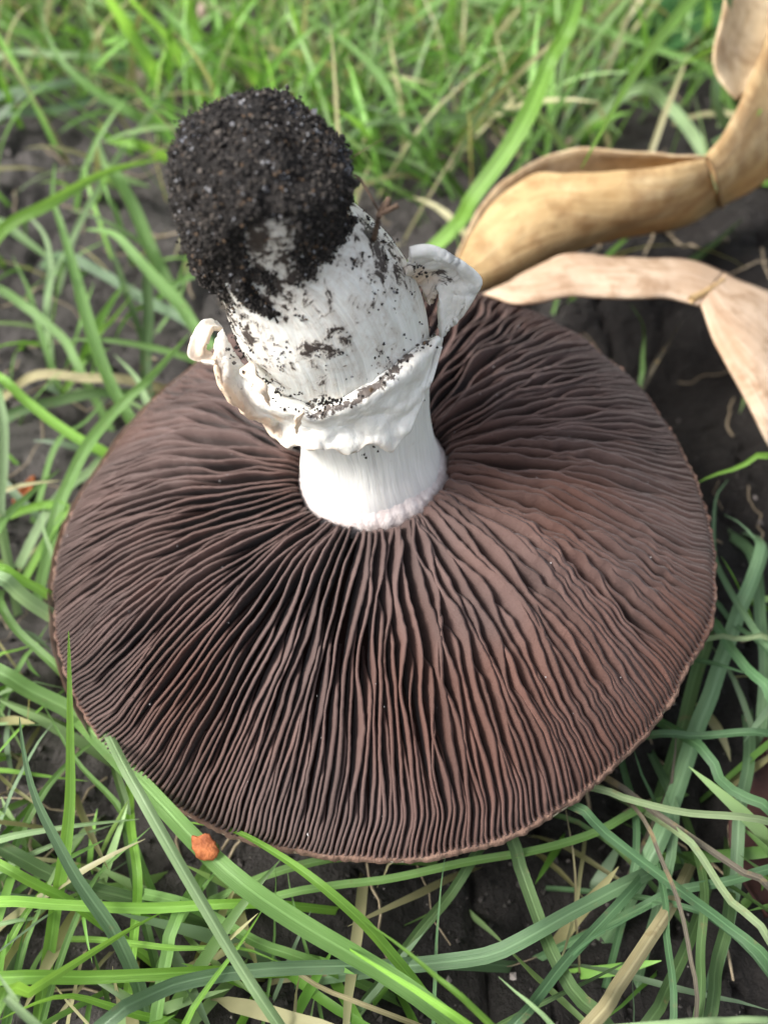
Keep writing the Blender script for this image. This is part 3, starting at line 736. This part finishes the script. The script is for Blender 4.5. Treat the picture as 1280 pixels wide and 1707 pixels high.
GB = {  # shared labels: blades that only their place tells apart
 'back': ('grass blade in the blurred turf behind the mushroom', 'grass blades behind the mushroom'),
 'left': ('grass blade over grey soil near the curled ring shred', 'grass blades beside the stem'),
 'rim': ('grass blade pointing at the pale cap edge', 'grass blades at the pale cap edge'),
 'front': ('grass blade in the tangle before the lit cap edge', 'grass blades in front of the cap'),
 'shade': ('grass blade over black soil beside the shaded cap edge', 'grass blades on the shaded side'),
 'pod': ('grass blade standing near the orange-tan seed pod', 'grass blades around the pod'),
}
def B(region, mat, w, zs, tip, ext, *pts, label=None, name='grass_blade', **kw):
    lab, grp = GB[region]
    look = {'bright': 'bright yellow-green', 'green': 'mid-green', 'pale': 'pale green', 'dull': 'dull dark green', 'blue': 'bluish green', 'straw': 'straw-coloured', 'rot': 'brown decayed', 'cool': 'cool mid-green', 'sage': 'pale sage-green'}[mat]
    size = 'broad' if w >= 18 else ('narrow' if w >= 11 else 'hair-thin')
    blade(list(pts), w, mat, zs, tip, ext, label or size + ' ' + look + ' ' + lab, name, grp, **kw)
# behind / upper left
B('back', 'green', 18, (34, 30, 4), 'a', 'b', (67, 5), (75, 50), (100, 100), (150, 145), (225, 190), (262, 212), (300, 252))
B('back', 'bright', 21, (52, 34, 2), 'a', 'b', (190, -60), (220, 0), (280, 65), (320, 130), (366, 206))
B('back', 'bright', 24, (45, 25, 0), 'a', '', (160, -40), (180, 0), (215, 50), (255, 115), (275, 150))
B('back', 'bright', 20, (40, 20, 0), 'a', '', (305, -30), (312, 0), (330, 65), (338, 90))
B('back', 'pale', 10, (30, 22, 4), 'a', 'b', (375, 62), (310, 110), (250, 190), (185, 280), (125, 390))
B('back', 'bright', 18, (16, 22, 14), 'b', 'a', (-10, 402), (85, 340), (185, 285), (285, 260))
B('back', 'bright', 20, (10, 16, 6), 'a', 'b', (176, 236), (225, 240), (285, 264))
B('back', 'pale', 18, (24, 18, 12), 'ab', 'b', (165, 232), (172, 262), (188, 290))
B('left', 'green', 23, (16, 12, 4), '', 'ab', (185, 285), (210, 320), (226, 350), (253, 416), (264, 442))
B('left', 'green', 22, (20, 14, 3), 'a', 'b', (92, 272), (90, 330), (105, 377), (123, 448), (144, 528), (165, 592), (190, 651), (224, 712))
B('left', 'pale', 7, (10, 10, 4), 'a', 'b', (169, 303), (120, 402), (88, 465), (77, 525))
B('left', 'green', 20, (12, 16, 4), 'a', 'b', (141, 381), (190, 388), (225, 423), (260, 462), (302, 507), (326, 545))
B('left', 'bright', 11, (8, 4), 'a', 'b', (220, 493), (186, 535), (158, 564))
B('left', 'dull', 18, (6, 4), '', 'ab', (246, 465), (246, 528), (243, 620))
B('left', 'green', 19, (10, 15, 12, 4), 'a', 'b', (316, 556), (288, 588), (246, 634), (197, 680), (148, 739), (116, 803), (92, 866))
B('left', 'green', 16, (8, 8, 3), '', 'ab', (-10, 482), (42, 511), (81, 542), (109, 567), (130, 606))
B('left', 'bright', 17, (14, 10, 5), '', 'ab', (-10, 626), (46, 669), (91, 704), (141, 736), (182, 759))
B('left', 'pale', 15, (10, 12, 8), '', 'ab', (0, 646), (9, 704), (8, 780), (3, 870))
B('left', 'green', 12, (6, 8, 4), 'a', 'b', (109, 567), (165, 567), (225, 574), (316, 597))
B('left', 'straw', 16, (3, 4, 3), '', 'ab', (60, 627), (141, 630), (214, 634), label='tan dry straw lying on the soil beside the stem', name='dry_straw', cat='straw')
B('left', 'green', 17, (8, 6, 3), 'b', 'a', (-10, 900), (53, 820), (100, 783))
B('left', 'green', 10, (8, 4), 'a', 'b', (21, 427), (46, 476), (63, 539))
B('left', 'pale', 14, (8, 8, 2), 'a', 'b', (36, 348), (74, 388), (84, 441), (79, 528))
B('left', 'dull', 17, (4, 5, 3), '', 'ab', (12, 696), (105, 666), (180, 655))
B('left', 'pale', 16, (9, 7, 3), 'a', 'b', (190, 592), (225, 627), (247, 675))
B('left', 'blue', 17, (2, 2, 2), '', 'ab', (100, 425), (176, 458), (239, 497), (310, 534))
B('left', 'dull', 12, (4, 3), 'a', 'b', (179, 398), (197, 448), (214, 497))
B('left', 'green', 8, (12, 4), 'a', 'b', (316, 432), (302, 490))
B('left', 'pale', 18, (3, 3), '', 'ab', (90, 838), (158, 782), (180, 764))
B('left', 'pale', 13, (8, 7, 2), 'a', 'b', (74, 843), (70, 870), (80, 905), (90, 930))
B('left', 'bright', 14, (4, 5, 3), '', 'ab', (74, 842), (112, 848), (88, 880))
B('left', 'dull', 16, (3, 3), 'b', 'a', (0, 370), (40, 400), (110, 450))
B('left', 'green', 12, (4, 3, 2), 'b', 'a', (96, 742), (140, 705), (180, 662))
# at the pale cap edge
B('rim', 'bright', 15, (14, 9), '', 'ab', (-10, 944), (41, 972), (88, 998))
B('rim', 'pale', 24, (18, 9), '', 'ab', (-12, 962), (41, 999), (90, 1030))
B('rim', 'green', 14, (10, 9, 8), '', 'ab', (0, 1003), (27, 1050), (68, 1088), (110, 1126))
B('rim', 'green', 27, (12, 9, 7), '', 'ab', (-12, 1116), (51, 1152), (112, 1183), (150, 1215))
B('rim', 'green', 11, (4, 3), 'b', 'a', (28, 1118), (60, 1075), (82, 1040))
B('rim', 'bright', 9, (5, 3), 'b', 'a', (-10, 1098), (40, 1080), (80, 1066))
B('rim', 'pale', 8, (8, 6), 'b', 'a', (50, 1138), (85, 1142), (112, 1150))
# in front of the cap
B('front', 'bright', 21, (33, 24, 12, 2), 'a', 'b', (115, 1052), (117, 1132), (119, 1234), (117, 1336), (106, 1430), (95, 1500), (82, 1595), label='upright green grass blade with a blunt tan tip, overlapping the cap edge')
B('front', 'blue', 23, (34, 26, 14, 2), 'a', 'b', (34, 1195), (40, 1245), (60, 1325), (95, 1400), (135, 1475), (190, 1555), (225, 1625), (242, 1680), label='bluish green pointed grass blade arching over the other grass')
B('front', 'green', 31, (10, 19, 20, 22, 12), '', 'ab', (140, 1206), (210, 1280), (268, 1340), (325, 1400), (400, 1470), (500, 1540), (640, 1625), (730, 1690), label='broad green grass blade with an orange-brown scale stuck on it', twist=.1)
B('front', 'pale', 18, (21, 26, 24, 14), '', 'ab', (203, 1268), (235, 1325), (280, 1405), (340, 1510), (395, 1605), (465, 1712), label='straight pale straw-green grass stalk with a whitish end at the cap edge', name='grass_stalk', twist=0.0, fold=-.5)
B('front', 'bright', 19, (10, 20, 22, 10), 'a', 'b', (308, 1370), (380, 1380), (450, 1415), (525, 1465), (600, 1530), (645, 1580), (700, 1650))
B('front', 'bright', 17, (12, 13, 8), '', 'ab', (-10, 1504), (100, 1508), (250, 1514), (428, 1507))
B('front', 'bright', 21, (18, 15, 8), '', 'ab', (-10, 1630), (150, 1627), (300, 1622), (372, 1620))
B('front', 'bright', 25, (8, 22, 30), 'a', 'b', (275, 1520), (200, 1560), (125, 1605), (45, 1655), (-10, 1690))
B('front', 'blue', 24, (18, 16, 8, 6), '', 'ab', (170, 1712), (250, 1660), (310, 1635), (425, 1615), (575, 1610), (640, 1611), (715, 1606))
B('front', 'dull', 23, (8, 6, 3), '', 'ab', (-10, 1408), (80, 1455), (150, 1480), (228, 1500))
B('front', 'bright', 15, (14, 10, 4), '', 'ab', (-10, 1436), (65, 1475), (115, 1500), (158, 1532))
B('front', 'green', 21, (8, 8, 4), '', 'ab', (297, 1525), (280, 1595), (260, 1712))
B('front', 'bright', 13, (12, 14, 12), 'a', 'b', (441, 1514), (400, 1580), (350, 1645), (306, 1712))
B('front', 'bright', 10, (6, 8, 4), 'b', 'a', (220, 1570), (300, 1580), (400, 1582), (478, 1609))
B('front', 'pale', 13, (10, 12, 8), 'b', 'a', (-10, 1402), (100, 1380), (232, 1364))
B('front', 'green', 11, (10, 6, 3), 'a', 'b', (252, 1378), (175, 1450), (145, 1490), (100, 1600))
B('front', 'bright', 15, (6, 10, 4), '', 'ab', (218, 1372), (230, 1460), (226, 1540))
B('front', 'pale', 26, (30, 36, 34), 'a', 'b', (-6, 1618), (30, 1670), (66, 1712))
B('front', 'bright', 9, (5, 6, 4), 'b', 'a', (-10, 1284), (75, 1292), (148, 1303))
B('front', 'pale', 6, (4, 5, 3), 'b', 'a', (-10, 1206), (60, 1208), (118, 1212))
B('front', 'straw', 9, (10, 8, 2), 'a', 'b', (500, 1624), (492, 1650), (490, 1700))
B('front', 'straw', 9, (10, 8, 6), '', 'b', (500, 1624), (550, 1655), (650, 1690))
B('front', 'green', 6, (9, 5, 2), 'a', 'b', (460, 1440), (460, 1530), (451, 1610))
B('front', 'green', 6, (6, 4), 'a', 'b', (480, 1450), (500, 1540))
B('front', 'green', 13, (6, 5, 3), 'b', 'a', (60, 1340), (130, 1260), (185, 1220))
B('front', 'pale', 12, (5, 7, 4), 'b', 'a', (0, 1450), (90, 1410), (190, 1375))
B('front', 'bright', 13, (4, 6, 4), 'b', 'a', (10, 1580), (60, 1500), (140, 1395))
B('front', 'green', 12, (10, 8, 3), 'a', 'b', (70, 1170), (130, 1270), (200, 1350), (235, 1440))
B('front', 'bright', 14, (20, 12, 4), 'a', 'b', (0, 1700), (110, 1660), (230, 1690))
B('front', 'green', 18, (6, 5, 3), '', 'ab', (280, 1500), (340, 1520), (430, 1570), (520, 1605))
B('front', 'dull', 14, (4, 5, 3), '', 'ab', (195, 1290), (210, 1340), (214, 1400), (232, 1500))
B('front', 'green', 10, (8, 5), 'a', 'b', (100, 1440), (70, 1510), (40, 1590))
B('front', 'pale', 9, (6, 6, 3), 'b', 'a', (0, 1540), (60, 1530), (110, 1480))
B('front', 'bright', 18, (26, 30, 26), 'a', 'b', (600, 1530), (680, 1590), (720, 1625), (820, 1715))
B('front', 'bright', 18, (16, 22, 20), 'a', 'b', (560, 1565), (640, 1622), (715, 1670), (790, 1720))
B('front', 'green', 14, (4, 5, 4), '', 'ab', (420, 1470), (520, 1440), (600, 1430))
B('front', 'green', 14, (6, 8, 6), '', 'ab', (465, 1490), (550, 1475), (640, 1465), (765, 1440), (890, 1420), (990, 1390), (1062, 1350), label='long thin green grass blade crossing the shadow under the cap edge')
# shaded side
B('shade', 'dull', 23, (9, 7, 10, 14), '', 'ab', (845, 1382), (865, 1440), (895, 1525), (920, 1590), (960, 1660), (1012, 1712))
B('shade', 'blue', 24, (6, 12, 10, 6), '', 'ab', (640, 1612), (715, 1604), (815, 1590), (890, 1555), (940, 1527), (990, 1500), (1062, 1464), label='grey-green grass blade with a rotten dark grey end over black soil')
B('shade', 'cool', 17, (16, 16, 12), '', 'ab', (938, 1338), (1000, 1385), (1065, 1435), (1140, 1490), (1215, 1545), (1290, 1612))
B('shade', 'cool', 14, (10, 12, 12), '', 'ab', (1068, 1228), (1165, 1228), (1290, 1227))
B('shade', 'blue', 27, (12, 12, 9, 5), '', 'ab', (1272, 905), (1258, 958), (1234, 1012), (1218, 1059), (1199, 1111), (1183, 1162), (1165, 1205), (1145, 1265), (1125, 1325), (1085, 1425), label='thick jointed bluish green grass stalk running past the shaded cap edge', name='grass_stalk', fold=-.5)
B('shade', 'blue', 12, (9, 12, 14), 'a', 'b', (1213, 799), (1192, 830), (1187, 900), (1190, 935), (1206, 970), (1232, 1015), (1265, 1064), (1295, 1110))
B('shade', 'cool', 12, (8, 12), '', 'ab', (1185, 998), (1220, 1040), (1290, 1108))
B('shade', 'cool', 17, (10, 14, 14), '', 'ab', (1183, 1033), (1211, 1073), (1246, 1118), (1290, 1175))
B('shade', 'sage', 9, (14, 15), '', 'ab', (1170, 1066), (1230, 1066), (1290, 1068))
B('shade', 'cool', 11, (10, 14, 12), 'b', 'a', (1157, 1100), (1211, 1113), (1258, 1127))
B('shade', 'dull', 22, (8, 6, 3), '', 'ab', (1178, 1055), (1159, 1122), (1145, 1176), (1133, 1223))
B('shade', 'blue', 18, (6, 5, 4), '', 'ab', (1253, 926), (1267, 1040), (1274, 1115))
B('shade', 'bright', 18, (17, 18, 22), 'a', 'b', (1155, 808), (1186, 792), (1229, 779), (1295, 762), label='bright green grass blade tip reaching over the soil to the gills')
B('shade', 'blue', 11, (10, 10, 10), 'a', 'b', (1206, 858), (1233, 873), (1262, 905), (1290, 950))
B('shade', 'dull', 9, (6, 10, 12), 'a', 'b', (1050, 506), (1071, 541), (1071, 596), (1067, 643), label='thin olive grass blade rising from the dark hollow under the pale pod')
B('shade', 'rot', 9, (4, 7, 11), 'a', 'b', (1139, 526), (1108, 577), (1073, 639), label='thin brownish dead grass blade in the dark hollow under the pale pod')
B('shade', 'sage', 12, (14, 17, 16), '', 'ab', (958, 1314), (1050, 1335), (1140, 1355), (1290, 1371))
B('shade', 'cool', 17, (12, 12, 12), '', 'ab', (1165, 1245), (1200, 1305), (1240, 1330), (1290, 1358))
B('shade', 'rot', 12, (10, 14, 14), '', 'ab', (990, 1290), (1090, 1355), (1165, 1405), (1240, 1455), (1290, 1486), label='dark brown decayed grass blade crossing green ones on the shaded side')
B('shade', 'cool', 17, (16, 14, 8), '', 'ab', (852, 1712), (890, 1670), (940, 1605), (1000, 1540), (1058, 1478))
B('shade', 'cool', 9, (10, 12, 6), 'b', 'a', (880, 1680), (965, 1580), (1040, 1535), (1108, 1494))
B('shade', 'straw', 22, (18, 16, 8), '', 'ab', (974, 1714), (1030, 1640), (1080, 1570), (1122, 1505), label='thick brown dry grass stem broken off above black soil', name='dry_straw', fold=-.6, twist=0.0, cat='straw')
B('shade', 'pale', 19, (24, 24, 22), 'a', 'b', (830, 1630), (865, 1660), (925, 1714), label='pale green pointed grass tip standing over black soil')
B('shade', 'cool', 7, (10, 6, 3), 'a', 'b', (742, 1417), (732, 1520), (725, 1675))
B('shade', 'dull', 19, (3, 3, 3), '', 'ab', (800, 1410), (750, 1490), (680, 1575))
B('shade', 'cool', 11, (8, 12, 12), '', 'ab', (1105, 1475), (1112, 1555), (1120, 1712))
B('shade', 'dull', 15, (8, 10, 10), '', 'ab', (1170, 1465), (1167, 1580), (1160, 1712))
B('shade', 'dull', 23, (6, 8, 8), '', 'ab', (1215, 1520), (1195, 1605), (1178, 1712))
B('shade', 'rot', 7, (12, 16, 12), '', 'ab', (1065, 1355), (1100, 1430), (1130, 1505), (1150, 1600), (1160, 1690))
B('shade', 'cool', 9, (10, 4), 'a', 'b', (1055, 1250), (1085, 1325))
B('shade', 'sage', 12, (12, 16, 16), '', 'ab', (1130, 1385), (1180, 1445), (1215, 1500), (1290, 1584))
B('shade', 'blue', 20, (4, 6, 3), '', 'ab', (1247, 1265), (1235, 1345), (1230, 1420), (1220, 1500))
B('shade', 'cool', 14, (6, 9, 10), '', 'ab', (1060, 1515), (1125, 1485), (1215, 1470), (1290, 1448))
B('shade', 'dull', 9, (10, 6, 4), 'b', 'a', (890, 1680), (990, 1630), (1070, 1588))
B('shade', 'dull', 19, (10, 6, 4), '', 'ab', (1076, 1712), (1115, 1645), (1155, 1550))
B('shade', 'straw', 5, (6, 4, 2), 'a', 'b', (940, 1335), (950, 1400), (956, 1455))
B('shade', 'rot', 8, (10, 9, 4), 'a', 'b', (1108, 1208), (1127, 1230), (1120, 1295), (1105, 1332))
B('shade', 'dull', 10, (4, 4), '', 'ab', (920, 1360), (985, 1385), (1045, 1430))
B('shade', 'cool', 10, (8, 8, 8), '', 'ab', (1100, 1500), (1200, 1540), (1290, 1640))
B('shade', 'pale', 10, (30, 30), '', 'ab', (1120, 1704), (1200, 1701), (1295, 1700), label='whitish flat blade fragment lying over the grass stems', name='grass_blade')
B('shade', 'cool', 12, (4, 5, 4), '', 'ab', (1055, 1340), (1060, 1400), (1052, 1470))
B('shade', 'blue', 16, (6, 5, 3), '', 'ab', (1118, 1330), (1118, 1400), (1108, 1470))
# around the pod
B('pod', 'bright', 30, (58, 46, 14), 'a', 'b', (990, -110), (952, 35), (917, 100), (882, 188), (838, 262), (786, 332), (757, 380), label='long broad bright green grass blade leaning down beside the orange-tan pod', twist=-.1)
B('pod', 'bright', 20, (30, 46, 38), 'b', 'a', (1175, -10), (1109, 52), (1061, 114), (1026, 171), (991, 236), (968, 280), label='slender green grass blade whose tip hangs over the orange-tan pod')
B('pod', 'bright', 12, (20, 46, 42), 'b', 'a', (1400, 20), (1290, 55), (1201, 79), (1140, 105), (1098, 123))
B('pod', 'green', 10, (18, 20, 14), '', 'ab', (725, 4), (851, 4), (921, 17), (1000, 48), (1114, 88), (1186, 119))
B('pod', 'bright', 11, (25, 12, 0), 'a', '', (938, -10), (945, 66), (945, 190))
B('pod', 'dull', 13, (8, 10, 10), '', 'ab', (720, 210), (829, 192), (982, 153), (1192, 127))
B('pod', 'pale', 19, (14, 10, 6), '', 'ab', (1057, 149), (1114, 175), (1168, 248))
B('pod', 'blue', 15, (66, 58, 20), 'a', 'b', (1222, -60), (1216, -10), (1204, 88), (1198, 190))
B('pod', 'dull', 15, (12, 7, 2), 'a', 'b', (1238, 366), (1192, 402), (1150, 435))
B('pod', 'green', 9, (20, 12, 6), 'a', 'b', (757, 372), (764, 408), (786, 455), (790, 492))
B('pod', 'bright', 9, (10, 42, 44), 'b', 'a', (1420, 130), (1290, 168), (1262, 194))
B('back', 'green', 12, (26, 16, 2), 'a', '', (490, 14), (579, 73), (634, 134), (671, 207), (707, 286))
B('back', 'green', 12, (26, 14, 0), 'a', '', (562, -10), (595, 60), (650, 150), (672, 230))
B('back', 'dull', 12, (12, 14, 8), '', 'ab', (600, 215), (700, 200), (790, 190), (860, 170))
B('back', 'bright', 13, (32, 18, 0), 'a', '', (385, -10), (395, 60), (420, 130), (440, 165))
B('back', 'bright', 13, (40, 20, 0), 'a', '', (480, -10), (500, 60), (530, 150), (560, 210))
B('back', 'pale', 13, (12, 14, 6), '', 'ab', (0, 95), (110, 92), (200, 90), (300, 85))
B('back', 'blue', 15, (6, 8, 4), '', 'ab', (-10, 165), (100, 140), (230, 105))
B('back', 'blue', 14, (4, 5, 4), '', 'ab', (-10, 195), (80, 185), (180, 165))
B('back', 'pale', 16, (30, 18, 4), 'a', '', (388, 125), (380, 160), (368, 215))
B('back', 'green', 16, (20, 12, 3), 'a', 'b', (250, -5), (300, 40), (345, 110), (360, 175))

# the orange-brown scale stuck on the broad blade and the little white sliver
p0 = W(341, 1413, .0225); V = []
for i in range(11):
    for j in range(18):
        a = math.pi * i / 10; b = 2 * math.pi * j / 18
        d = math.cos(a) * unit(CR * .75 - CU * .66) * 1.15 + math.sin(a) * (math.cos(b) * unit(CR * .66 + CU * .75) + math.sin(b) * -CF * .22)
        V.append(p0 + d * .0017 * (1 + .35 * nz(*(d * 2.2 + 4)) + .22 * nz(*(d * 7 + 1))))
tag(mesh_obj('bud_scale', V, gridfaces(11, 18, True), M['orange']), 'wrinkled orange-brown bud scale stuck on a broad green blade', 'bud scale')
p1 = W(25, 790, .0); z1 = G(p1[0], p1[1])
fl = leafshape('leaf_fragment', (p1[0], p1[1], z1 + .0012), unit((.4, 1, .1)), unit((1, -.4, 0)), np.array([0, 0, 1.]), .008, .0016, M['orange'], .001)
tag(fl, 'small orange-red leaf fragment on grey soil beside the cap', 'leaf fragment')
B('front', 'straw', 9, (10, 8, 4), 'ab', 'a', (662, 1428), (645, 1450), (626, 1478), label='tiny whitish dry grass husk hanging under the front cap edge', name='grass_husk', cat='husk')

# ------------------------------------------------------------------ filler turf (uncountable)
def in_cap(P, pad=.002):
    q = np.asarray(P) - CAPC; x, y, z = q @ EX, q @ EY, q @ CN
    r = math.hypot(x, y)
    return r < Rim(math.atan2(y, x)) + pad and z > -.018
PALV = [(.14, .30, .05), (.20, .40, .08), (.12, .24, .06), (.28, .42, .18), (.36, .34, .19), (.17, .25, .15), (.30, .28, .14), (.08, .15, .04)]
def density(px, py):
    if py < 330:
        if px < 300 and py > 170: return .30
        if px > 1000 and py > 130: return .25
        return 1.0
    if px < 520 and py < 1000: return .22
    if px > 900 and 330 <= py < 900: return .03
    if py > 1050 and px < 620: return .95
    return .22
def inside_cone(px, py):
    return (px - 640) ** 2 / 560 ** 2 + (py - 960) ** 2 / 470 ** 2 < 1
V, F, C = [], [], []; cnt = 0; tries = 0
while cnt < 6400 and tries < 110000:
    tries += 1
    x, y = random.uniform(-.34, .34), random.uniform(-.16, .62)
    px, py, d_ = proj((x, y, 0))
    inframe = d_ > .02 and -60 < px < 1340 and -60 < py < 1770
    dens = density(px, py) if inframe else .5
    if random.random() > dens: continue
    if not inframe and random.random() < .45: continue
    back = y > .10
    Lg = random.uniform(.015, .05) * (1.15 if back else .75); ang = random.uniform(0, 2 * math.pi); lean = random.uniform(.25, 1.35) if back else random.uniform(.8, 1.5)
    wd = random.uniform(.0006, .0022); nseg = 7; bend = random.uniform(.1, .9)
    p = np.array([x, y, G(x, y) - .001]); P = [p.copy()]; hd = np.array([math.cos(ang), math.sin(ang), 0]); el = math.pi / 2 - lean * .55
    for s in range(nseg):
        el -= bend / nseg * 1.4; ang += random.uniform(-.08, .08)
        p = p + (np.array([math.cos(ang), math.sin(ang), 0]) * math.cos(el) + np.array([0, 0, 1]) * math.sin(el)) * Lg / nseg
        p[2] = max(p[2], G(p[0], p[1]) + .0006); P.append(p.copy())
    if any(in_cap(q) for q in P): continue
    bad = False
    for q in P:
        a, b, dd = proj(q)
        if inframe and (inside_cone(a, b) and dd < .175 or (280 < a < 800 and 150 < b < 800 and dd < .15)): bad = True; break
        if dd < .07: bad = True; break
        if inframe and 790 < a < 1280 and 240 < b < 760 and q[2] > .008: bad = True; break
    if bad: continue
    c = np.array(random.choice(PALV[:5] if back and random.random() < .7 else PALV)) * random.uniform(.7, 1.25)
    o_ = len(V)
    for i, q in enumerate(P):
        u = i / nseg; t = unit(P[min(i + 1, nseg)] - P[max(i - 1, 0)]); s = unit(np.cross(t, (math.cos(cnt), math.sin(cnt), 1.2))); m = np.cross(s, t); w = wd * min(1, 1.7 * (1 - u) ** .7 + .05)
        V += [q - s * w * .5, q - m * w * .14, q + s * w * .5]; C += [c * (.9 + .2 * u)] * 3
    F += gridfaces(nseg + 1, 3, False, o_); cnt += 1
tag(mesh_obj('turf', V, F, M['turf'], col=C), 'short tangled green turf growing all round from dark soil', 'grass', kind='stuff')
# dead fibres on the soil
V, F = [], []
for _ in range(520):
    x, y = random.uniform(-.16, .16), random.uniform(-.09, .34); a = random.uniform(0, 6.28); L = random.uniform(.008, .03); r = random.uniform(.00008, .00035)
    P = []; q = np.array([x, y]); 
    for s in range(8):
        a += random.uniform(-.45, .45); q = q + np.array([math.cos(a), math.sin(a)]) * L / 8
        P.append(np.array([q[0], q[1], G(*q) + r + .0012 * abs(math.sin(s * .5 + x * 90))]))
    if any(in_cap(k) for k in P): continue
    o_ = len(V)
    for i, q3 in enumerate(P):
        t = unit(P[min(7, i + 1)] - P[max(0, i - 1)]); s = unit(np.cross(t, (0, 0, 1))); m = np.cross(s, t)
        V += [q3 + s * r, q3 + m * r, q3 - s * r, q3 - m * r]
    F += gridfaces(8, 4, True, o_)
tag(mesh_obj('dead_grass_fibres', V, F, M['fibre']), 'fine tan dead grass fibres scattered over the soil', 'grass litter', kind='stuff')
# crumbs on the ground
it = []
for _ in range(52000):
    x, y = random.uniform(-.17, .17), random.uniform(-.1, .33)
    if fbm(x * 40, y * 40, 9, 2) < random.uniform(-.5, .5): continue
    s = .00022 + .0008 * random.random() ** 5
    if in_cap((x, y, .004), -.012): continue
    k = random.random(); b = random.uniform(.012, .07) if k < .94 else random.uniform(.12, .35)
    it.append((np.array([x, y, G(x, y) + s * .3]), s, (b, b * .88, b * .84)))
gv, gf, gc = grains(it)
tag(mesh_obj('soil_crumbs', gv, gf, M['crumb'], smooth=False, col=gc), 'loose dark soil crumbs and pale grit scattered over the ground', 'soil', kind='stuff')
